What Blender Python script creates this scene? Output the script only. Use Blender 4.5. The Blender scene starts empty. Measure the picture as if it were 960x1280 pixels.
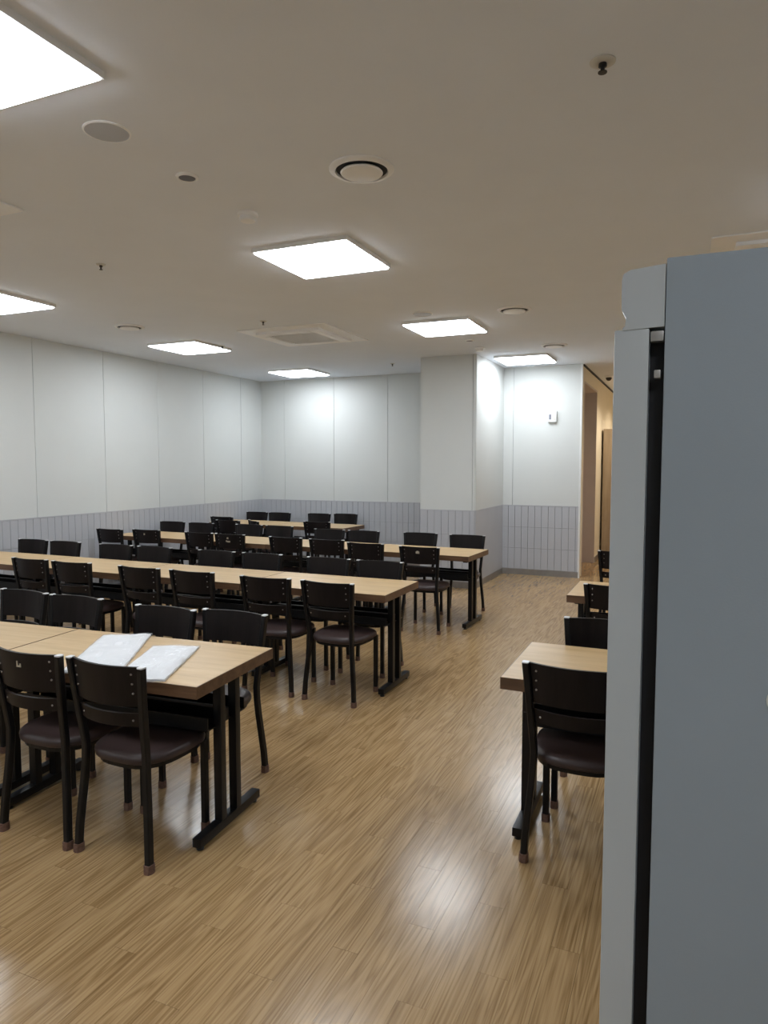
import bpy, bmesh, math, random
from mathutils import Vector, Matrix
random.seed(7)
scene = bpy.context.scene
COL = scene.collection
PI = math.pi

# ------------------------------------------------------------------ camera, world, exposure
H = 1.65            # eye height
C = 3.07            # ceiling height
cam_d = bpy.data.cameras.new('camera'); cam = bpy.data.objects.new('camera', cam_d); COL.objects.link(cam)
cam_d.sensor_fit = 'HORIZONTAL'; cam_d.sensor_width = 36.0; cam_d.lens = 873.3 / 960 * 36.0
cam_d.clip_start = 0.02; cam_d.clip_end = 100
YAW, PITCH = math.radians(23.61), math.radians(3.934)
FW = Vector((-math.sin(YAW) * math.cos(PITCH), math.cos(YAW) * math.cos(PITCH), -math.sin(PITCH)))
RT = Vector((math.cos(YAW), math.sin(YAW), 0)); UP = RT.cross(FW)
cam.matrix_world = Matrix(((RT.x, UP.x, -FW.x, 0), (RT.y, UP.y, -FW.y, 0), (RT.z, UP.z, -FW.z, H), (0, 0, 0, 1)))
scene.camera = cam

w = bpy.data.worlds.new('world'); scene.world = w; w.use_nodes = True
w.node_tree.nodes['Background'].inputs[0].default_value = (0.9, 0.95, 1, 1)
w.node_tree.nodes['Background'].inputs[1].default_value = 0.05
vs = scene.view_settings
vs.view_transform = 'Standard'; vs.look = 'None'; vs.gamma = 1; vs.use_curve_mapping = False
vs.exposure = 0.86
PANEL_STRENGTH = 11.0

# ------------------------------------------------------------------ materials
MATS = {}
class NT:
    """small node-tree helper"""
    def __init__(s, name):
        m = bpy.data.materials.new(name); m.use_nodes = True; s.m = m; s.t = m.node_tree; s.n = s.t.nodes
        s.b = s.n['Principled BSDF']
    def node(s, typ, **kw):
        x = s.n.new(typ)
        for k, v in kw.items(): setattr(x, k, v)
        return x
    def link(s, a, b): s.t.links.new(a, b)
    def math(s, op, a, b=None):
        x = s.node('ShaderNodeMath', operation=op)
        for i, v in enumerate((a, b)):
            if v is None: continue
            if isinstance(v, (int, float)): x.inputs[i].default_value = v
            else: s.link(v, x.inputs[i])
        return x.outputs[0]
    def ramp(s, fac, stops):
        x = s.node('ShaderNodeValToRGB'); e = x.color_ramp.elements
        while len(e) < len(stops): e.new(0.5)
        for el, (p_, c) in zip(e, stops): el.position = p_; el.color = (*c, 1)
        s.link(fac, x.inputs[0]); return x.outputs[0]
    def noise(s, vec, scale, detail=4, rough=.55, dist=0.0):
        x = s.node('ShaderNodeTexNoise'); x.inputs['Scale'].default_value = scale
        x.inputs['Detail'].default_value = detail; x.inputs['Roughness'].default_value = rough
        x.inputs['Distortion'].default_value = dist
        if vec is not None: s.link(vec, x.inputs['Vector'])
        return x.outputs['Fac']
    def bump(s, h, strength, dist=.01):
        x = s.node('ShaderNodeBump'); x.inputs['Strength'].default_value = strength; x.inputs['Distance'].default_value = dist
        s.link(h, x.inputs['Height']); s.link(x.outputs[0], s.b.inputs['Normal'])

def plain(name, col, rough=.5, metal=0.0, var=.06, scale=6.0, bump=0.0, bscale=60, spec=.5, coat=0.0):
    t = NT(name); tc = t.node('ShaderNodeTexCoord')
    f = t.noise(tc.outputs['Object'], scale, 5)
    lo = tuple(max(0, c * (1 - var)) for c in col); hi = tuple(min(1, c * (1 + var)) for c in col)
    t.link(t.ramp(f, [(.3, lo), (.7, hi)]), t.b.inputs['Base Color'])
    t.b.inputs['Roughness'].default_value = rough; t.b.inputs['Metallic'].default_value = metal
    t.b.inputs['Specular IOR Level'].default_value = spec
    t.b.inputs['Coat Weight'].default_value = coat
    if bump: t.bump(t.noise(tc.outputs['Object'], bscale, 3), bump, .004)
    MATS[name] = t.m; return t.m

def emit(name, col, strength):
    t = NT(name); t.b.inputs['Base Color'].default_value = (.8, .8, .8, 1)
    t.b.inputs['Emission Color'].default_value = (*col, 1); t.b.inputs['Emission Strength'].default_value = strength
    MATS[name] = t.m

PW, PL = 0.098, 0.92         # floor plank width / length
def plank_material():
    t = NT('oak_floor'); g = t.node('ShaderNodeNewGeometry'); s = t.node('ShaderNodeSeparateXYZ'); t.link(g.outputs['Position'], s.inputs[0])
    row = t.math('FLOOR', t.math('DIVIDE', s.outputs[0], PW))
    off = t.math('FRACT', t.math('MULTIPLY', row, .381966))
    idx = t.math('FLOOR', t.math('ADD', t.math('DIVIDE', s.outputs[1], PL), off))
    cb = t.node('ShaderNodeCombineXYZ'); t.link(row, cb.inputs[0]); t.link(idx, cb.inputs[1])
    wn = t.node('ShaderNodeTexWhiteNoise'); wn.noise_dimensions = '2D'; t.link(cb.outputs[0], wn.inputs['Vector'])
    # grain coordinates: stretched along the plank, shifted plank by plank
    c2 = t.node('ShaderNodeCombineXYZ')
    t.link(t.math('MULTIPLY', s.outputs[0], 17.0), c2.inputs[0])
    t.link(t.math('ADD', t.math('MULTIPLY', s.outputs[1], .8), t.math('MULTIPLY', wn.outputs['Value'], 40.0)), c2.inputs[1])
    t.link(t.math('MULTIPLY', wn.outputs['Value'], 17.0), c2.inputs[2])
    n1 = t.noise(c2.outputs[0], 1.0, 2, .45, .35)
    rings = t.math('FRACT', t.math('MULTIPLY', n1, 9.0))          # cathedral figure
    ringv = t.math('ABSOLUTE', t.math('SUBTRACT', rings, .5))
    c3 = t.node('ShaderNodeCombineXYZ')
    t.link(t.math('MULTIPLY', s.outputs[0], 150.0), c3.inputs[0]); t.link(t.math('ADD', t.math('MULTIPLY', s.outputs[1], 2.6), t.math('MULTIPLY', wn.outputs['Value'], 31.0)), c3.inputs[1])
    n2 = t.noise(c3.outputs[0], 1.0, 3, .6)
    f = t.math('ADD', t.math('ADD', t.math('MULTIPLY', ringv, .42), t.math('MULTIPLY', n2, .55)), t.math('MULTIPLY', t.math('SUBTRACT', wn.outputs['Value'], .5), .07))
    col = t.ramp(f, [(.2, (.235, .140, .058)), (.45, (.415, .272, .132)), (.72, (.52, .360, .190))])
    t.link(col, t.b.inputs['Base Color'])
    rr = t.node('ShaderNodeMapRange'); t.link(t.noise(g.outputs['Position'], 3.0, 3), rr.inputs[0]); rr.inputs[3].default_value = .15; rr.inputs[4].default_value = .27
    t.link(rr.outputs[0], t.b.inputs['Roughness'])
    t.b.inputs['Specular IOR Level'].default_value = .45
    t.bump(t.math('ADD', t.math('MULTIPLY', n2, .25), t.noise(g.outputs['Position'], 9.0, 2)), .06, .01)
    MATS['oak_floor'] = t.m

def laminate(name, dark, mid, light, rough=.38, axis=0, spec=.5):
    t = NT(name); tc = t.node('ShaderNodeTexCoord'); oi = t.node('ShaderNodeObjectInfo')
    s = t.node('ShaderNodeSeparateXYZ'); t.link(tc.outputs['Object'], s.inputs[0])
    sc = [22.0, 22.0, 22.0]; sc[axis] = 1.6
    cb = t.node('ShaderNodeCombineXYZ')
    for i in range(3):
        v = t.math('MULTIPLY', s.outputs[i], sc[i])
        if i == axis: v = t.math('ADD', v, t.math('MULTIPLY', oi.outputs['Random'], 50.0))
        t.link(v, cb.inputs[i])
    n1 = t.noise(cb.outputs[0], 1.0, 6, .62, .5); n2 = t.noise(cb.outputs[0], 5.0, 3, .5)
    f = t.math('ADD', t.math('MULTIPLY', n1, .75), t.math('MULTIPLY', n2, .25))
    t.link(t.ramp(f, [(.32, dark), (.5, mid), (.68, light)]), t.b.inputs['Base Color'])
    t.b.inputs['Roughness'].default_value = rough; t.b.inputs['Specular IOR Level'].default_value = spec
    MATS[name] = t.m

plank_material()
laminate('table_laminate', (.46, .30, .138), (.55, .375, .182), (.62, .445, .235), .36)
laminate('table_edge', (.070, .036, .019), (.125, .067, .036), (.17, .097, .054), .4)
laminate('wenge', (.006, .0045, .0045), (.0095, .007, .007), (.013, .0095, .0095), .42, axis=2, spec=.2)
laminate('tan_wood', (.36, .27, .18), (.42, .325, .225), (.47, .37, .26), .5, axis=2)
plain('floor_base', (.10, .06, .03), .8)
plain('black_steel', (.0062, .0062, .007), .36, 0.0, .2, 20, .05, 120, spec=.28)
plain('brown_vinyl', (.040, .025, .024), .42, 0, .12, 10, .12, 180, spec=.45)
plain('felt_brown', (.16, .095, .072), .9, 0, .25, 80, .3, 200, spec=.2)
plain('cap_white', (.74, .75, .77), .3, 0, .03)
plain('chrome', (.8, .8, .82), .22, 1.0, .03)
plain('screw_metal', (.35, .33, .32), .4, .9)
plain('wall_cream', (.655, .675, .66), .6, 0, .015, 2, .03, 220, spec=.3)
plain('wall_joint', (.30, .31, .31), .8)
plain('wall_cream_warm', (.78, .70, .56), .7, 0, .02, 2)
plain('tile_grey', (.475, .485, .515), .42, 0, .03, 3, .02, 60)
plain('tile_joint', (.20, .205, .225), .85)
plain('base_steel', (.36, .35, .34), .38, .75, .08, 8)
plain('white_trim', (.78, .79, .78), .4, 0, .02)
plain('ceiling_paint', (.78, .825, .895), .95, 0, .012, 3, .04, 150, spec=.1)
plain('white_plastic', (.86, .87, .88), .45, 0, .02)
plain('ivory_plastic', (.62, .615, .58), .5, 0, .03)
plain('grey_mesh', (.50, .53, .59), .6, 0, .05, 200)
plain('dark_plastic', (.02, .02, .022), .45)
plain('dark_gap', (.035, .037, .045), .8)
plain('brown_frame', (.56, .48, .43), .5, 0, .03)
plain('fridge_blue', (.275, .32, .36), .42, 0, .035, 3, .05, 300, spec=.4)
plain('fridge_white', (.44, .475, .495), .33, 0, .025, 3, .02, 200)
plain('rubber_black', (.006, .006, .009), .6)
plain('bag_cloth', (.74, .755, .775), .7, 0, .07, 22, .5, 30)
plain('grey_print', (.18, .19, .23), .6)
plain('pale_mark', (.42, .36, .27), .5)
emit('panel_light', (.885, .94, 1.0), PANEL_STRENGTH)
emit('warm_lamp', (1.0, .78, .48), 9.0)
def film():
    t = NT('clear_film'); t.b.inputs['Base Color'].default_value = (.95, .96, .98, 1); t.b.inputs['Roughness'].default_value = .12
    t.b.inputs['Alpha'].default_value = .16; t.b.inputs['Specular IOR Level'].default_value = .7
    tc = t.node('ShaderNodeTexCoord'); t.bump(t.noise(tc.outputs['Object'], 18, 4, .55, .6), .5, .015)
    MATS['clear_film'] = t.m
film()

# ------------------------------------------------------------------ mesh helpers
class MB:
    def __init__(s): s.v = []; s.f = []
    def add(s, vs_, fs):
        o = len(s.v); s.v += [tuple(v) for v in vs_]; s.f += [tuple(i + o for i in f) for f in fs]; return s
    def box(s, x0, x1, y0, y1, z0, z1):
        return s.add([(x0, y0, z0), (x1, y0, z0), (x1, y1, z0), (x0, y1, z0), (x0, y0, z1), (x1, y0, z1), (x1, y1, z1), (x0, y1, z1)],
                     [(0, 3, 2, 1), (4, 5, 6, 7), (0, 1, 5, 4), (1, 2, 6, 5), (2, 3, 7, 6), (3, 0, 4, 7)])
    def loft(s, rings, cap=True):
        n = len(rings[0]); vs_ = [p for r in rings for p in r]; fs = []
        for i in range(len(rings) - 1):
            for k in range(n):
                a = i * n + k; b = i * n + (k + 1) % n; fs.append((a, b, b + n, a + n))
        if cap:
            fs.append(tuple(range(n - 1, -1, -1))); fs.append(tuple((len(rings) - 1) * n + k for k in range(n)))
        return s.add(vs_, fs)
    def lathe(s, prof, n=24, c=(0, 0, 0)):
        rings = [[(c[0] + r * math.cos(2 * PI * k / n), c[1] + r * math.sin(2 * PI * k / n), c[2] + z) for k in range(n)] for r, z in prof]
        return s.loft(rings)
    def tube(s, pts, ax, ay, n=8, sq=.0):
        """sweep an (ax, ay) section along pts that run mostly in z"""
        rings = []
        if sq > .5:      # square tube with eased corners
            for (x, y, z) in pts:
                rings.append([(x + ax * a, y + ay * b, z) for a, b in ((1, -.7), (1, .7), (.7, 1), (-.7, 1), (-1, .7), (-1, -.7), (-.7, -1), (.7, -1))])
            return s.loft(rings)
        for (x, y, z) in pts:
            ring = []
            for k in range(n):
                a = 2 * PI * (k + .5) / n; cx, cy = math.cos(a), math.sin(a)
                m = max(abs(cx), abs(cy)); q = (1 - sq) + sq / m
                ring.append((x + ax * cx * q, y + ay * cy * q, z))
            rings.append(ring)
        return s.loft(rings)
    def mesh(s, name, mat, smooth=False, bevel=0.0, segs=2):
        me = bpy.data.meshes.new(name); me.from_pydata(s.v, [], s.f); me.update()
        bm = bmesh.new(); bm.from_mesh(me); bmesh.ops.recalc_face_normals(bm, faces=bm.faces)
        if bevel: bmesh.ops.bevel(bm, geom=bm.edges[:], offset=bevel, segments=segs, affect='EDGES', profile=.7, clamp_overlap=True)
        bm.to_mesh(me); bm.free()
        if smooth:
            for p_ in me.polygons: p_.use_smooth = True
            me.set_sharp_from_angle(angle=math.radians(40))
        me.materials.append(MATS[mat]); return me

def link(name, me, parent=None, loc=(0, 0, 0), rot=(0, 0, 0)):
    o = bpy.data.objects.new(name, me); COL.objects.link(o); o.location = loc; o.rotation_euler = rot
    if parent: o.parent = parent
    return o
def tag(o, label, cat, group=None):
    o['label'] = label; o['category'] = cat
    if group: o['group'] = group
    return o
def struct(o, label=None):
    o['kind'] = 'structure'
    if label: o['label'] = label
    return o
def box(name, b, mat, parent=None, bevel=0.0, loc=(0, 0, 0)):
    return link(name, MB().box(*b).mesh(name, mat, bool(bevel), bevel), parent, loc)
def copy_tree(o, parent=None):
    c = o.copy(); COL.objects.link(c); c.parent = parent
    for ch in KIDS.get(o.name, []):
        copy_tree(ch, c)
    return c
KIDS = {}
def index_kids(root):
    for o in [root] + list(root.children_recursive): KIDS[o.name] = list(o.children)

# ------------------------------------------------------------------ the room
XL, XR, YB, YF, YC = -6.85, 3.2, -3.0, 10.34, 15.0      # left, right, back, far wall, corridor end
XD, XE = -1.435, 0.9                                    # corridor left / right wall
WT, BT = 1.04, 0.085                                    # wainscot top, baseboard top

def proj(x, y, z=0):
    d = Vector((x, y, z - H)); dep = d.dot(FW)
    if dep < .05: return None
    return 480 + 873.3 * d.dot(RT) / dep, 640 - 873.3 * d.dot(UP) / dep, dep

# floor: sub-floor, the 300 planks that show largest as pieces, the rest joined
fl = struct(box('floor', (XL - .1, XR + .1, YB - .1, YC + .1, -.12, -.004), 'floor_base'), 'glossy oak-look plank floor')
planks = []
r0, r1 = math.floor(XL / PW), math.ceil(XR / PW)
for r in range(r0, r1):
    off = (r * .381966) % 1.0
    i0, i1 = math.floor(YB / PL + off), math.ceil(YC / PL + off)
    for i in range(i0, i1):
        x0, x1 = max(r * PW, XL), min((r + 1) * PW, XR); y0, y1 = max((i - off) * PL, YB), min((i + 1 - off) * PL, YC)
        if x1 - x0 < .01 or y1 - y0 < .01: continue
        pp = proj((x0 + x1) / 2, (y0 + y1) / 2); area = 0
        if pp and -30 < pp[0] < 770 and pp[1] < 1320: area = (x1 - x0) * (y1 - y0) / pp[2] ** 3
        planks.append((area, x0, x1, y0, y1))
planks.sort(key=lambda q: -q[0])
G = .0004
pm = MB().box(-PW / 2 + G, PW / 2 - G, -PL / 2 + G, PL / 2 - G, -.004, 0).mesh('plank', 'oak_floor')
rest = MB(); cnt = 0
for a, x0, x1, y0, y1 in planks:
    full = abs(x1 - x0 - PW) < 1e-6 and abs(y1 - y0 - PL) < 1e-6
    if a > 0 and full and cnt < 300:
        link('plank', pm, fl, ((x0 + x1) / 2, (y0 + y1) / 2, 0)); cnt += 1
    else: rest.box(x0 + G, x1 - G, y0 + G, y1 - G, -.004, 0)
o = link('planking', rest.mesh('planking', 'oak_floor'), fl); o['kind'] = 'stuff'

struct(box('ceiling', (XL - .1, XR + .1, YB - .1, YC + .1, C, C + .1), 'ceiling_paint'), 'flat matte white ceiling')

TW, TH = .0985, (WT - BT - .012) / 3
tile_me = {}
def tile_mesh(wd):
    k = round(wd, 3)
    if k not in tile_me:
        tile_me[k] = MB().box(-wd / 2 + .0024, wd / 2 - .0024, -.012, 0, .002, TH - .002).mesh('tile', 'tile_grey')
    return tile_me[k]

def dress(parent, p0, p1, seams, tiles=True, upper='wall_cream', tile_from=0.0, smooth_lower=False):
    """Clad a wall line p0->p1 (room side lies to the right of p0->p1 ... local -y) with upper panels, wainscot tiles and trim"""
    d = Vector((p1[0] - p0[0], p1[1] - p0[1], 0)); L = d.length; ang = math.atan2(d.y, d.x)
    def put(name, me, s, z, off=0): 
        n = Vector((math.sin(ang), -math.cos(ang), 0))
        q = Vector((p0[0], p0[1], 0)) + d.normalized() * s + n * off
        return link(name, me, parent, (q.x, q.y, z), (0, 0, ang))
    cuts = [0.0] + [s for s in seams if 0 < s < L] + [L]
    for a, b in zip(cuts, cuts[1:]):
        g0 = .0 if a == 0 else .003; g1 = .0 if b == L else .003
        me = MB().box(a + g0, b - g1, -.010, 0, WT, C).mesh('wall_panel', upper)
        put('wall_panel', me, 0, 0)
    put('wainscot_trim', MB().box(0, L, -.014, 0, WT - .012, WT).mesh('wainscot_trim', 'tile_grey'), 0, 0)
    if smooth_lower:
        put('wall_panel', MB().box(0, L, -.012, 0, BT, WT - .012).mesh('wall_panel', 'tile_grey'), 0, 0)
        return
    s = 0.0
    while s < L - .005:
        wd = min(TW, L - s)
        if s + wd > tile_from:
            for k in range(3): put('tile', tile_mesh(wd), s + wd / 2, BT + k * TH)
        s += TW
    if tile_from > 0:
        put('wall_panel', MB().box(0, max(0, math.floor(tile_from / TW) * TW), -.012, 0, BT, WT - .012).mesh('wall_panel', 'tile_grey'), 0, 0)

def baseboard(name, p0, p1):
    d = Vector((p1[0] - p0[0], p1[1] - p0[1], 0)); ang = math.atan2(d.y, d.x)
    me = MB().box(0, d.length, -.016, 0, 0, BT).mesh(name, 'base_steel')
    return struct(link(name, me, None, (p0[0], p0[1], 0), (0, 0, ang)))

# left wall (cladding runs from the near end to the far end, room side on the right)
wl = struct(box('wall_left', (XL - .12, XL, YB - .1, YF + .12, 0, C), 'wall_joint'), 'long left wall, cream panels over grey tiles')
S = YB
dress(wl, (XL, YB), (XL, YF), [y - YB for y in (-2.3, -1.3, -.3, .7, 1.7, 2.7, 3.73, 4.73, 5.73, 6.77, 7.75, 8.75, 9.73)], tile_from=4.75 - YB)
baseboard('baseboard_left', (XL, YB), (XL, YF))
# far wall left of the column
wf = struct(box('wall_far', (XL, -3.2, YF, YF + .12, 0, C), 'wall_joint'), 'far wall, cream panels over grey tiles')
dress(wf, (XL, YF), (-3.32, YF), [x - XL for x in (-6.37, -5.42, -4.45)])
baseboard('baseboard_far', (XL, YF), (-3.32, YF))
# column
CX0, CX1, CY0 = -3.33, -2.575, 8.87
wc = struct(box('wall_column', (CX0, CX1, CY0, YF + .12, 0, C), 'wall_joint'), 'square column, cream above grey tiles')
dress(wc, (CX0, CY0), (CX1, CY0), [.72])
dress(wc, (CX1, CY0), (CX1, YF), [], smooth_lower=True)
dress(wc, (CX0, YF), (CX0, CY0), [], smooth_lower=True)
baseboard('baseboard_column', (CX0, CY0), (CX1, CY0)); baseboard('baseboard_column_side', (CX1, CY0), (CX1, YF))
# far wall right of the column, ending at the corridor
wt = struct(box('wall_far_right', (CX1, XD - .012, YF, YF + .2, 0, C), 'wall_joint'), 'narrow far wall between column and corridor')
dress(wt, (CX1, YF), (XD - .012, YF), [-2.42 - CX1])
baseboard('baseboard_far_right', (CX1, YF), (XD - .012, YF))
struct(box('trim_1', (XD - .022, XD + .006, YF - .016, YF + .03, 0, C), 'white_trim', bevel=.003), 'white corner strip at the corridor mouth')

# corridor
NY0, NY1, NZ = 10.56, 12.06, 2.85
cw = MB().box(XD - .12, XD, YF + .01, NY0, 0, C).box(XD - .12, XD, NY1, YC, 0, C).box(XD - .12, XD, NY0, NY1, NZ, C)
struct(link('wall_corridor', cw.mesh('wall_corridor', 'wall_cream_warm')), 'corridor wall with a tall recessed doorway')
d1 = struct(link('door_1', None), 'grey-brown recessed doorway in the corridor wall')
box('jamb', (XD - .42, XD + .004, NY1 - .03, NY1, 0, NZ), 'brown_frame', d1); box('jamb', (XD - .42, XD + .004, NY0, NY0 + .03, 0, NZ), 'brown_frame', d1)
box('header', (XD - .42, XD + .004, NY0 + .03, NY1 - .03, NZ - .03, NZ), 'brown_frame', d1)
box('door_leaf', (XD - .45, XD - .42, NY0, NY1, 0, NZ), 'brown_frame', d1)
struct(box('wall_corridor_right', (XE, XE + .12, YF, YC, 0, C), 'wall_cream_warm'))
struct(box('wall_corridor_end', (XD - .12, XE + .12, YC, YC + .12, 0, C), 'wall_cream_warm'))
struct(box('trim_2', (XD, XD + .02, YF + .03, YC, C - .022, C), 'dark_gap'), 'dark joint line at the corridor ceiling')
struct(box('baseboard_corridor', (XD, XD + .012, NY1, YC, 0, BT), 'base_steel'))
# hidden enclosing walls
struct(box('wall_far_end', (XE + .12, XR, YF, YF + .12, 0, C), 'wall_cream'))
struct(box('wall_right', (XR, XR + .12, YB - .1, YF + .12, 0, C), 'wall_cream'))
struct(box('wall_back', (XL, XR, YB - .12, YB, 0, C), 'wall_cream'))

# tall cabinet in the corridor
tc_ = tag(link('tall_cabinet', None, None, (XD + .03, 12.8, 0)), 'tall tan wooden cabinet standing in the corridor', 'cabinet')
box('body', (.0, .9, .022, .42, 0, 2.26), 'tan_wood', tc_)
for k in (0, 1):
    dr = box('door', (.006 + k * .446, .448 + k * .446, 0, .02, .06, 2.255), 'tan_wood', tc_, .002)
    box('handle', (.40 + k * .06, .412 + k * .06, -.025, 0, 1.0, 1.16), 'chrome', dr, .003)

# ------------------------------------------------------------------ ceiling fixtures
def light_panel(x, y, label):
    t = tag(link('ceiling_light', None, None, (x, y, C)), label, 'ceiling light', 'square light panels on the ceiling')
    fr = MB(); s, i, d = .350, .339, .027
    for (a, b) in ((s, i),):
        for sx in (-1, 1):
            fr.box(min(sx * i, sx * s), max(sx * i, sx * s), -s, s, -d, 0)
            fr.box(-i, i, min(sx * i, sx * s), max(sx * i, sx * s), -d, 0)
    link('frame', fr.mesh('frame', 'white_plastic'), t)
    link('diffuser', MB().loft([[(sx * (i - q), sy * (i - q), z) for sx, sy in ((-1, -1), (1, -1), (1, 1), (-1, 1))] for q, z in ((.001, -.006), (.001, -d - .006), (.005, -d - .010))]).mesh('diffuser', 'panel_light'), t)  # edge stands proud of the frame so its added glow reaches the ceiling
LX1, LX2 = -2.345, -5.57
light_panel(LX1 + .01, 1.66, 'largest bright square ceiling light, cut off by the top left corner')
light_panel(LX1, 4.33, 'bright square ceiling light between the smoke detector and the nearest round diffuser')
light_panel(LX1, 6.95, 'bright square ceiling light in front of the column')
light_panel(LX1 + .28, 9.49, 'bright square ceiling light at the narrow far wall beside the column')
light_panel(LX2, 4.29, 'bright square ceiling light cut off by the left edge above the panelled wall')
light_panel(LX2, 6.90, 'bright square ceiling light along the left wall, second from the far wall')
light_panel(LX2, 9.48, 'smallest bright square ceiling light in the far left corner')
light_panel(LX2, 1.66, 'square ceiling light by the left wall, outside the photo to the left')
for x_, y_, l_ in ((.88, 4.33, 'square ceiling light over the right tables, outside the photo'), (.88, 6.95, 'farther added square fill light over the right tables, outside the photo'),
                   (LX1, -.99, 'added square fill light behind the camera, outside the photo'), (LX2, -.99, 'added square fill light behind the camera near the left wall, outside the photo'),
                   (.88, -.99, 'added square fill light behind the camera to the right, outside the photo')):
    light_panel(x_, y_, l_)  # unseen panels added on the grid spacing to brighten ceiling and refrigerator

def diffuser(x, y, label, r=.157):
    t = tag(link('air_diffuser', None, None, (x, y, C)), label, 'air vent', 'round air diffusers on the ceiling')
    link('outer_ring', MB().lathe([(r, 0), (r, -.006), (r * .95, -.012), (r * .82, -.016), (r * .80, -.012), (r * .80, 0)], 40).mesh('ring', 'white_plastic', True), t)
    link('throat', MB().lathe([(r * .80, -.003), (r * .795, -.005), (.01, -.005), (.01, -.003)], 40).mesh('throat', 'dark_gap'), t)
    link('centre_disc', MB().lathe([(r * .25, -.004), (r * .60, -.012), (r * .655, -.02), (r * .62, -.026), (r * .3, -.032), (.005, -.033)], 40).mesh('disc', 'white_plastic', True), t)
diffuser(-1.49, 3.14, 'largest round ceiling air diffuser, nearest the camera')
diffuser(-1.52, 6.47, 'round ceiling air diffuser beyond the right end of the column light')
diffuser(-1.53, 8.58, 'smallest round ceiling air diffuser, just before the narrow far wall')
diffuser(-5.36, 5.68, 'round ceiling air diffuser near the left panelled wall', .15)

def speaker(x, y, r, label):
    t = tag(link('ceiling_speaker', None, None, (x, y, C)), label, 'speaker', 'flush round ceiling speakers')
    link('rim', MB().lathe([(r, 0), (r, -.004), (r * .93, -.007), (r * .92, -.004), (r * .92, 0)], 36).mesh('rim', 'white_plastic', True), t)
    link('mesh_cover', MB().lathe([(r * .92, -.001), (r * .92, -.005), (r * .5, -.006), (.004, -.0065)], 36).mesh('cover', 'grey_mesh', True), t)
speaker(-2.325, 2.36, .098, 'flush grey ceiling speaker beside the largest light')
speaker(-2.364, 6.317, .098, 'faint flush grey ceiling speaker before the column light')

def puck(x, y, label):
    t = tag(link('sensor_puck', None, None, (x, y, C)), label, 'sensor', 'small recessed ceiling pucks')
    link('ring', MB().lathe([(.056, 0), (.055, -.006), (.044, -.012), (.042, -.01), (.042, 0)], 28).mesh('ring', 'white_plastic', True), t)
    link('lens', MB().lathe([(.042, -.002), (.040, -.009), (.02, -.012), (.003, -.0125)], 28).mesh('lens', 'grey_print', True), t)
puck(-2.32, 2.875, 'small dark round ceiling puck between speaker and smoke detector')
puck(-2.362, 7.86, 'tiny dark round ceiling puck just before the column')

def detector(x, y, label):
    t = tag(link('smoke_detector', None, None, (x, y, C)), label, 'smoke detector', 'smoke detectors')
    link('base', MB().lathe([(.058, 0), (.058, -.012), (.052, -.018), (.03, -.018)], 28).mesh('base', 'white_plastic', True), t)
    link('sensing_chamber', MB().lathe([(.046, -.016), (.047, -.03), (.042, -.042), (.025, -.047), (.003, -.048)], 28).mesh('chamber', 'white_plastic', True), t)
detector(-2.345, 3.43, 'white smoke detector before the middle square ceiling light')
detector(-2.40, 8.42, 'small white smoke detector at the top of the column')

def sprinkler(x, y, label, k=1.0):
    t = tag(link('sprinkler', None, None, (x, y, C)), label, 'sprinkler', 'ceiling sprinklers')
    link('plate', MB().lathe([(.045 * k, 0), (.044 * k, -.004), (.03 * k, -.010), (.018 * k, -.008)], 24).mesh('plate', 'ivory_plastic', True), t)
    hd = link('head', MB().lathe([(.014 * k, -.004), (.015 * k, -.018), (.008 * k, -.022), (.007 * k, -.034), (.004 * k, -.036)], 14).mesh('head', 'dark_plastic', True), t)
    link('deflector', MB().lathe([(.004 * k, -.033), (.016 * k, -.036), (.016 * k, -.039), (.003 * k, -.040)], 14).mesh('deflector', 'dark_plastic', True), hd)
sprinkler(-.322, 2.668, 'ceiling sprinkler with ivory plate, top right of the photo', 1.0)
sprinkler(-3.888, 3.855, 'tiny ceiling sprinkler above the left wall lights', .75)
sprinkler(-3.934, 5.996, 'tiny ceiling sprinkler just before the grilled air conditioner', .75)
sprinkler(-5.2, 7.037, 'tiny ceiling sprinkler right of the left wall light', .75)
sprinkler(-3.90, 9.22, 'tiny ceiling sprinkler left of the column', .75)

def cassette(x, y, label, half=.53):
    t = tag(link('air_conditioner', None, None, (x, y, C)), label, 'air conditioner', 'ceiling cassette air conditioners')
    box('cover_plate', (-half, half, -half, half, -.010, 0), 'white_plastic', t, .004)
    b = MB(); h = .385
    for sx in (-1, 1):
        b.box(min(sx * .27, sx * h), max(sx * .27, sx * h), -h, h, -.034, -.010)
        b.box(-.27, .27, min(sx * .27, sx * h), max(sx * .27, sx * h), -.034, -.010)
    link('panel_frame', b.mesh('panel_frame', 'white_plastic'), t)
    for k in range(4):
        lv = MB().box(-.25, .25, .293, .355, -.0385, -.034).mesh('louver', 'white_plastic', True, .002)
        link('louver', lv, t, rot=(0, 0, k * PI / 2))
    box('filter', (-.27, .27, -.27, .27, -.020, -.011), 'grey_print', t)
    g = MB()
    for k in range(-11, 12):
        g.box(k * .024 - .0025, k * .024 + .0025, -.27, .27, -.030, -.026); g.box(-.27, .27, k * .024 - .0025, k * .024 + .0025, -.029, -.025)
    link('grille', g.mesh('grille', 'white_plastic'), t)
cassette(-3.945, 6.84, 'square ceiling air conditioner with grey lattice grille')
cassette(-3.985, 2.345, 'ceiling air conditioner cut off at the left edge, one corner showing')
cassette(.615, 5.465, 'ceiling air conditioner peeking over the refrigerator top')

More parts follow.
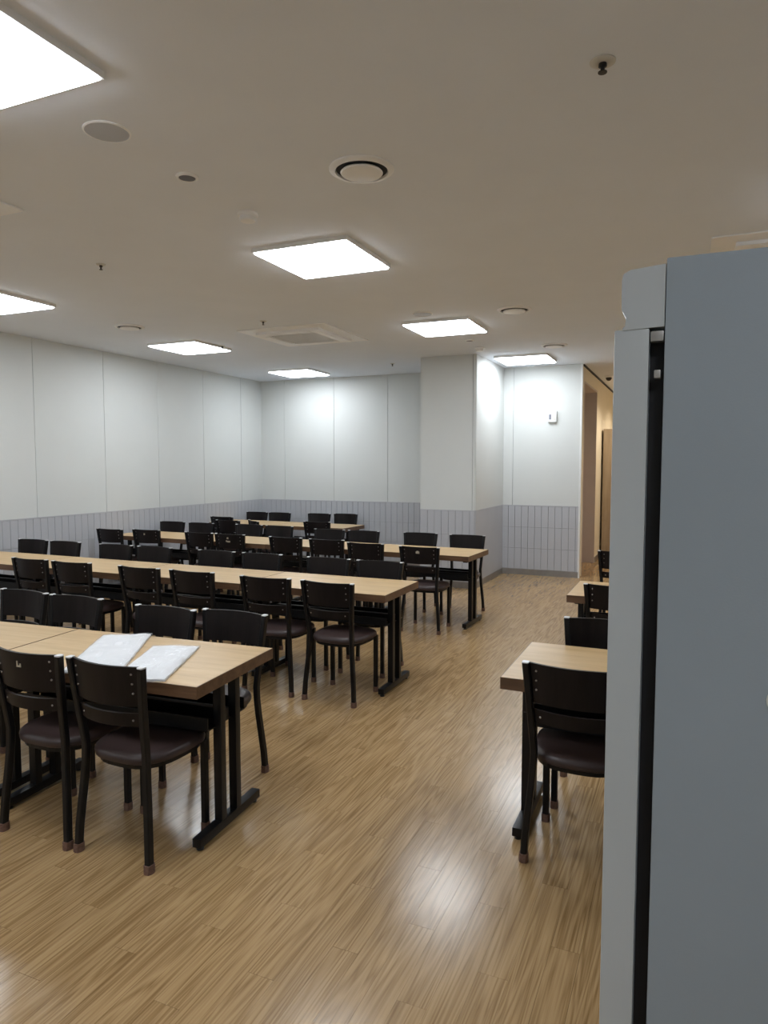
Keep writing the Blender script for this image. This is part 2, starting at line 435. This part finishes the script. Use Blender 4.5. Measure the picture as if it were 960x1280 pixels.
t = tag(link('dome_camera', None, None, (-1.24, 11.9, C)), 'small dark dome camera on the corridor ceiling', 'camera')
link('mount', MB().lathe([(.06, 0), (.06, -.02), (.05, -.03), (.03, -.03)], 20).mesh('mount', 'white_plastic', True), t)
link('dome', MB().lathe([(.048, -.028), (.046, -.05), (.034, -.07), (.015, -.08), (.002, -.081)], 20).mesh('dome', 'dark_plastic', True), t)

for (x, y) in ((-.35, 12.2), (-.35, 13.9)):
    t = tag(link('downlight', None, None, (x, y, C)), ('nearer' if y < 13 else 'farther') + ' round warm downlight in the corridor ceiling', 'downlight', 'warm corridor downlights')
    link('rim', MB().lathe([(.075, 0), (.075, -.006), (.06, -.01), (.058, 0)], 24).mesh('rim', 'white_plastic', True), t)
    link('lamp_disc', MB().lathe([(.058, -.002), (.058, -.005), (.003, -.005)], 24).mesh('lamp', 'warm_lamp', True), t)
    ld = bpy.data.lights.new('downlight_bulb', 'SPOT'); ld.energy = 70; ld.color = (1, .88, .70); ld.spot_size = math.radians(150); ld.spot_blend = .6; ld.shadow_soft_size = .055
    lo = bpy.data.objects.new('downlight_bulb', ld); COL.objects.link(lo); lo.parent = t; lo.location = (0, 0, -.02)

# wall box on the narrow far wall
t = tag(link('wall_sensor', None, None, (-1.845, YF - .010, 2.335)), 'small white sensor box on the narrow far wall', 'sensor')
box('housing', (-.062, .062, -.045, 0, -.078, .078), 'white_plastic', t, .005)
box('display', (-.045, -.012, -.047, -.044, -.045, .03), 'grey_print', t)
box('button_strip', (.018, .05, -.047, -.044, -.06, .06), 'ivory_plastic', t)

# ------------------------------------------------------------------ chairs
def build_chair():
    root = link('dining_chair', None)
    def ypost(z):       # rear post: top and foot set back, knee at seat height
        if z < .47: u = z / .47; return .016 + .028 * (u * u * (3 - 2 * u)) ** .9
        u = (z - .47) / .38; return .044 * (1 - u) ** 1.15
    def xpost(z):       # posts draw in at the knee, spread at foot and top
        if z < .47: u = z / .47; return .196 - .030 * (u * u * (3 - 2 * u))
        u = (z - .47) / .38; return .166 + .029 * u ** 1.1
    zs = [.03, .12, .22, .32, .40, .47, .54, .62, .70, .78, .845]
    for s in (-1, 1):
        me = MB().tube([(s * xpost(z), ypost(z), z) for z in zs], .0140, .0160, 8, .6).mesh('back_post', 'black_steel', True)
        p_ = link('back_post', me, root)
        link('post_cap', MB().tube([(s * .195, ypost(.845), .8445), (s * .195, ypost(.845), .848), (s * .195, ypost(.845), .850)], .0138, .0158, 8, .6).mesh('post_cap', 'cap_white', True), p_)
        link('foot_cap', MB().tube([(s * .196, .016, .0), (s * .196, .016, .026), (s * .1955, .0165, .036)], .0195, .0225, 10, .3).mesh('foot_cap', 'felt_brown', True), p_)
        me = MB().tube([(s * .180, .385, z) for z in (.03, .2, .415)], .0145, .0145, 8, .6).mesh('front_leg', 'black_steel', True)
        f_ = link('front_leg', me, root)
        link('foot_cap', MB().tube([(s * .180, .385, 0), (s * .180, .385, .026), (s * .180, .385, .036)], .0195, .0195, 10, .3).mesh('foot_cap', 'felt_brown', True), f_)
    # seat outline: round at the back, squarer and wider at the front
    def outline(k, z, sc):
        ring = []
        for j in range(k):
            a = 2 * PI * j / k; c, s_ = math.cos(a), math.sin(a)
            e = .72 if s_ < 0 else .52
            x = math.copysign(abs(c) ** e, c); y = math.copysign(abs(s_) ** e, s_)
            wd = .196 + .016 * (y * .5 + .5)
            ring.append((x * wd * sc, .232 + y * .202 * sc, z))
        return ring
    N = 32
    seat = MB().loft([outline(N, .412, .93), outline(N, .418, .985), outline(N, .432, 1.0), outline(N, .446, .985), outline(N, .456, .93), outline(N, .4605, .8), outline(N, .463, .5), outline(N, .464, .15)])
    link('seat', seat.mesh('seat', 'brown_vinyl', True), root)
    fr = MB().loft([outline(N, .392, .9), outline(N, .412, .9)])
    link('seat_frame', fr.mesh('seat_frame', 'black_steel'), root)
    # curved boards of the back
    def board(z0, z1, w0, w1, bulge, th, nz=4, nx=12):
        m = MB(); fs = []; vs_ = []
        for side in (0, 1):
            for i in range(nz + 1):
                z = z0 + (z1 - z0) * i / nz; hw = (w0 + (w1 - w0) * i / nz) / 2
                for j in range(nx + 1):
                    u = -1 + 2 * j / nx
                    y = ypost(z) - .002 - bulge * (1 - u * u) + (th if side else 0)
                    vs_.append((u * hw, y, z))
        n = (nx + 1) * (nz + 1); W = nx + 1
        for i in range(nz):
            for j in range(nx):
                a = i * W + j; fs.append((a, a + 1, a + 1 + W, a + W)); b = a + n; fs.append((b, b + W, b + W + 1, b + 1))
        for i in range(nz):
            for j in (0, nx):
                a = i * W + j; fs.append((a, a + W, a + W + n, a + n))
        for j in range(nx):
            for i in (0, nz):
                a = i * W + j; fs.append((a, a + n, a + n + 1, a + 1))
        return m.add(vs_, fs)
    link('back_panel', board(.682, .848, .338, .362, .038, .013).mesh('back_panel', 'wenge', True), root)
    link('back_slat', board(.595, .652, .322, .332, .038, .012, 1).mesh('back_slat', 'wenge', True), root)
    b = MB()
    for s in (-1, 1):
        for z, x in ((.818, .150), (.778, .150), (.738, .150), (.622, .135)):
            u = x / (.179 if z > .7 else .163); y = ypost(z) - .002 - .038 * (1 - u * u)
            ring = lambda yy, r: [(s * x + r * math.cos(2 * PI * k / 8), yy, z + r * math.sin(2 * PI * k / 8)) for k in range(8)]
            b.loft([ring(y + .003, .0048), ring(y - .0015, .0046), ring(y - .003, .003)])
    o = link('bolts', b.mesh('bolts', 'screw_metal', True), root); o['kind'] = 'stuff'
    return root
chair0 = build_chair(); index_kids(chair0)
first = [True]
def chair(x, y, rz, label, group, mark=None):
    if first[0]: c = chair0; first[0] = False
    else: c = copy_tree(chair0)
    c.location = (x, y, 0); c.rotation_euler = (0, 0, rz); tag(c, label, 'chair', group)
    if mark:
        # small pale mark at the middle of the back board, seen from behind
        m = MB(); y0, y1 = -.0385, -.0280
        if mark == 'hook':
            m.box(-.012, -.006, y0, y1, .792, .812).box(-.012, .012, y0, y1, .786, .792).box(.006, .012, y0, y1, .792, .802)
        elif mark == 'flower':
            m.box(-.012, .008, y0, y1, .795, .815).box(-.026, -.010, y0, y1, .762, .778).box(-.006, .028, y0, y1, .757, .774)
        elif mark == 'bar':
            m.box(-.022, .014, y0, y1, .786, .806).box(-.014, .006, y0, y1, .806, .812)
        else:
            m.box(-.009, .009, y0, y1, .785, .806)
        link('emblem', m.mesh('emblem', 'pale_mark'), c)['label'] = 'small pale mark on the chair back'
    return c

ORD = ['first', 'second', 'third', 'fourth', 'fifth', 'sixth', 'seventh', 'eighth']
ROW = {'A': 'front left table row', 'B': 'second left table row', 'C': 'third left table row', 'D': 'rearmost table row'}
near = {'A': [(-2.155, 2.10), (-2.60, 2.095)],
        'B': [(-2.245, 4.165), (-2.745, 4.17), (-3.41, 4.19), (-3.92, 4.19), (-4.635, 4.19), (-5.125, 4.20)],
        'C': [(-2.385, 6.31), (-3.0, 6.39), (-3.525, 6.535), (-4.045, 6.555), (-4.81, 6.59), (-5.256, 6.605), (-6.08, 6.64), (-6.56, 6.53)],
        'D': [(-4.735, 8.50), (-5.66, 8.32), (-6.02, 8.21), (-6.53, 8.755)]}
far = {'A': [(-2.245, 3.11), (-2.672, 3.055), (-3.385, 3.09), (-3.84, 3.10)],
       'B': [(-2.325, 5.235), (-2.81, 5.245), (-3.495, 5.265), (-3.995, 5.27), (-4.73, 5.275), (-5.215, 5.27), (-5.91, 5.28), (-6.38, 5.28)],
       'C': [(-2.285, 7.58), (-2.86, 7.61), (-3.575, 7.57), (-4.04, 7.57), (-4.86, 7.73), (-5.33, 7.735), (-6.09, 7.71), (-6.60, 7.73)],
       'D': [(-5.07, 10.06), (-5.495, 9.95), (-6.20, 9.88), (-6.63, 9.86)]}
marks = {('A', 1): 'hook', ('C', 0): 'bar', ('C', 4): 'flower', ('C', 6): 'dot'}
rnd = random.Random(3)
for k in 'ABCD':
    for i, (x, y) in enumerate(near[k]):
        rz = math.radians(rnd.uniform(-2.2, 2.2))
        if (k, i) == ('D', 1): rz = math.radians(-38)
        mk = marks.get((k, i))
        lab = ('black chair with pale mark on its back, %s from aisle, %s' if mk else 'black chair seen from behind, %s from the aisle on the %s') % (ORD[i], ROW[k])
        chair(x, y, rz, lab, 'dining chairs', mk)
    for i, (x, y) in enumerate(far[k]):
        rz = PI + math.radians(rnd.uniform(-2.0, 2.0))
        chair(x, y, rz, 'black chair facing the camera, %s from the aisle on the %s' % (ORD[i], ROW[k]), 'dining chairs')
chair(-.395, 2.785, math.radians(-1.0), 'black chair beside the refrigerator, back to the camera, at nearest right table', 'dining chairs')
chair(-.375, 3.70, PI, 'black chair facing the camera behind the nearest right table', 'dining chairs')
chair(-.425, 4.80, 0, 'black chair, back to the camera, at the second right table', 'dining chairs')
chair(-.555, 6.70, 0, 'farthest black chair on the right, near the corridor mouth', 'dining chairs')

# ------------------------------------------------------------------ tables
TL, TWD, TZ = 1.2, .645, .745
def build_table():
    root = link('dining_table', None)
    tp = box('table_top', (-TL / 2 + .004, TL / 2 - .004, -TWD / 2 + .003, TWD / 2 - .003, TZ - .050, TZ), 'table_laminate', root)
    e = MB(); z0, z1 = TZ - .052, TZ - .0008; a, b = TL / 2 - .001, TWD / 2
    for s in (-1, 1):
        e.box(min(s * (a - .004), s * a), max(s * (a - .004), s * a), -b, b, z0, z1)
        e.box(-a + .004, a - .004, min(s * (b - .004), s * b), max(s * (b - .004), s * b), z0, z1)
    link('edge_band', e.mesh('edge_band', 'table_edge'), tp)
    px = TL / 2 - .065
    for s in (-1, 1):
        fb = box('foot_bar', (s * px - .022, s * px + .022, -.25, .25, .016, .056), 'black_steel', root, .004)
        for q in (-1, 1):
            link('glide', MB().lathe([(.016, 0), (.017, .006), (.010, .010), (.010, .017)], 12, (s * px, q * .225, 0)).mesh('glide', 'dark_plastic', True), fb)
            box('post', (s * px - .02, s * px + .02, q * .062 - .02, q * .062 + .02, .054, TZ - .072), 'black_steel', root, .004)
        box('top_bar', (s * px - .022, s * px + .022, -.24, .24, TZ - .074, TZ - .051), 'black_steel', root, .003)
    sh = MB().box(-px, px, -.15, .15, .487, .492).box(-px, px, -.154, -.148, .487, .545).box(-px, px, .148, .154, .487, .545)
    link('under_shelf', sh.mesh('under_shelf', 'black_steel'), root)
    box('cross_beam', (-px, px, -.018, .018, .492, .545), 'black_steel', root, .003)
    return root
table0 = build_table(); index_kids(table0)
tf = [True]
def table(x, y, rz, label):
    if tf[0]: c = table0; tf[0] = False
    else: c = copy_tree(table0)
    c.location = (x, y, 0); c.rotation_euler = (0, 0, rz); tag(c, label, 'table', 'dining tables')
TLAB = 'wood-topped table on black steel legs, %s from the aisle in the %s'
# front row is turned a few degrees
ra = math.radians(4.2); ux, uy = math.cos(ra), math.sin(ra)
ex, ey = -1.835, 2.566
for i in range(2):
    s = TL / 2 + i * (TL + .004)
    table(ex - ux * s, ey - uy * s, ra, 'wood-topped table with two white packages on it, front left row' if i == 0 else TLAB % (ORD[i], ROW['A']))
for k, x0, yc, n, sl in (('B', -1.90, 4.69, 4, .0), ('C', -1.945, 6.865, 4, .041), ('D', -4.425, 9.04, 2, .05)):
    for i in range(n):
        q = TL / 2 + i * (TL + .003)
        table(x0 - q, yc + q * sl + rnd.uniform(-.005, .005), -math.atan(sl), TLAB % (ORD[i], ROW[k]))
table(-.717 + TL / 2, 3.197, 0, 'wood-topped table nearest on the right, partly behind the refrigerator')
table(-.760 + TL / 2, 5.215, 0, 'second wood-topped table on the right, partly behind the refrigerator')
table(-.30 + TL / 2, 7.10, 0, 'third right table, hidden behind the refrigerator near the corridor')

# ------------------------------------------------------------------ wrapped packages on the front table
def package(quad, z, th, label, seed):
    r_ = random.Random(seed); nx, ny = 14, 22
    cx = sum(q[0] for q in quad) / 4; cy = sum(q[1] for q in quad) / 4
    root = tag(link('linen_package', None, None, (cx, cy, z)), label, 'package', 'white packages on the front table')
    def slab(grow, h, amp, edge):
        vs_, fs = [], []
        ph = [r_.uniform(0, 6) for _ in range(6)]
        for top in (0, 1):
            for j in range(ny + 1):
                for i in range(nx + 1):
                    u, v = i / nx, j / ny
                    a = [quad[0][k] * (1 - u) * (1 - v) + quad[1][k] * u * (1 - v) + quad[2][k] * u * v + quad[3][k] * (1 - u) * v for k in (0, 1)]
                    X, Y = (a[0] - cx) * grow, (a[1] - cy) * grow
                    e = min(u, 1 - u, v, 1 - v); prof = min(1, (e / .09)) ** .6 if e > 0 else 0
                    if e == 0: X += r_.uniform(-edge, edge); Y += r_.uniform(-edge, edge)
                    crease = -.011 * math.exp(-((v - .38) / .028) ** 2)
                    wv = amp * (math.sin(9 * u + 5 * v + ph[0]) + .6 * math.sin(17 * v - 6 * u + ph[1]) + .5 * math.sin(31 * u + 13 * v + ph[2]) + r_.uniform(-.5, .5))
                    zz = (h * (.45 + .55 * prof) + (wv + crease) * prof) if top else 0
                    vs_.append((X, Y, max(zz, 0.002) if top else 0))
        W = nx + 1; n = W * (ny + 1)
        for j in range(ny):
            for i in range(nx):
                a = j * W + i; fs.append((a, a + W, a + W + 1, a + 1)); b = a + n; fs.append((b, b + 1, b + W + 1, b + W))
        for i in range(nx):
            for j in (0, ny): a = j * W + i; fs.append((a, a + 1, a + 1 + n, a + n))
        for j in range(ny):
            for i in (0, nx): a = j * W + i; fs.append((a, a + W, a + W + n, a + n))
        return MB().add(vs_, fs)
    link('folded_cloth', slab(.965, th, .0022, .002).mesh('folded_cloth', 'bag_cloth', True), root)
    link('plastic_wrap', slab(1.012, th + .0035, .0022, .004).mesh('plastic_wrap', 'clear_film', True), root)
package([(-2.80, 2.72), (-2.585, 2.85), (-2.255, 2.30), (-2.475, 2.165)], TZ, .022, 'white cloth package in clear plastic, left one on the front table', 2)
package([(-2.405, 2.66), (-2.19, 2.745), (-1.975, 2.245), (-2.19, 2.16)], TZ, .022, 'white cloth package in clear plastic, right one nearer the table corner', 5)

# ------------------------------------------------------------------ refrigerator
FY, FTOP = 1.10, 1.945
fr = tag(link('refrigerator', None, None, (0, 0, 0)), 'tall blue-grey refrigerator filling the right edge, seen from its side', 'refrigerator')
FX0, FX1, FY1 = -.0385, .70, 2.02
box('cabinet', (FX0, FX1, FY, FY1, .08, FTOP), 'fridge_blue', fr, .003)
# front header with undercut lip
prof = [(-.0395, FTOP - .008), (-.088, FTOP - .012), (-.097, FTOP - .017), (-.0992, FTOP - .026), (-.0990, FTOP - .068), (-.0975, FTOP - .071), (-.092, FTOP - .080), (-.0935, FTOP - .092), (-.097, FTOP - .0955), (-.097, FTOP - .0985), (-.0395, FTOP - .0965)]
link('header', MB().loft([[(x, y, z) for x, z in prof] for y in (FY + .001, FY1 - .001)]).mesh('header', 'fridge_white', True, .0), fr)
box('gasket', (-.060, FX0, FY + .035, FY1 - .035, .12, FTOP - .10), 'rubber_black', fr)
for k in range(2):
    y0 = FY + .002 + k * (FY1 - FY) / 2; y1 = y0 + (FY1 - FY) / 2 - .006
    dr = box('door', (-.1085, -.0595, y0, y1, .10, 1.848), 'fridge_white', fr, .004)
    box('handle', (-.135, -.1085, (y1 - .07 if k == 0 else y0 + .04), (y1 - .04 if k == 0 else y0 + .07), .95, 1.25), 'base_steel', dr, .005)
    hz = box('hinge', (-.058, -.040, (FY + .002 if k == 0 else FY1 - .02), (FY + .02 if k == 0 else FY1 - .002), 1.828, 1.843), 'base_steel', fr, .002)
    box('hinge_pin', (-.052, -.043, (FY + .003 if k == 0 else FY1 - .018), (FY + .018 if k == 0 else FY1 - .003), 1.775, 1.787), 'base_steel', fr, .002)
box('plinth', (-.02, FX1 - .02, FY + .03, FY1 - .03, .03, .08), 'dark_plastic', fr)
for sx in (.03, FX1 - .08):
    for sy in (FY + .07, FY1 - .07): link('foot', MB().lathe([(.02, 0), (.022, .01), (.012, .016), (.012, .035)], 12, (sx, sy, 0)).mesh('foot', 'dark_plastic', True), fr)
hk = tag(link('wall_hook', None, None, (.1275, FY, 1.318)), 'pale plastic hook stuck on the refrigerator side at the right edge', 'hook')
link('back_plate', MB().lathe([(.020, 0), (.020, .004), (.015, .007), (.003, .008)], 20).mesh('back_plate', 'ivory_plastic', True), hk, rot=(PI / 2, 0, 0))
link('hook_arm', MB().box(-.006, .006, -.020, -.005, -.022, -.014).box(-.006, .006, -.023, -.018, -.022, -.004).mesh('hook_arm', 'ivory_plastic', True, .002), hk)
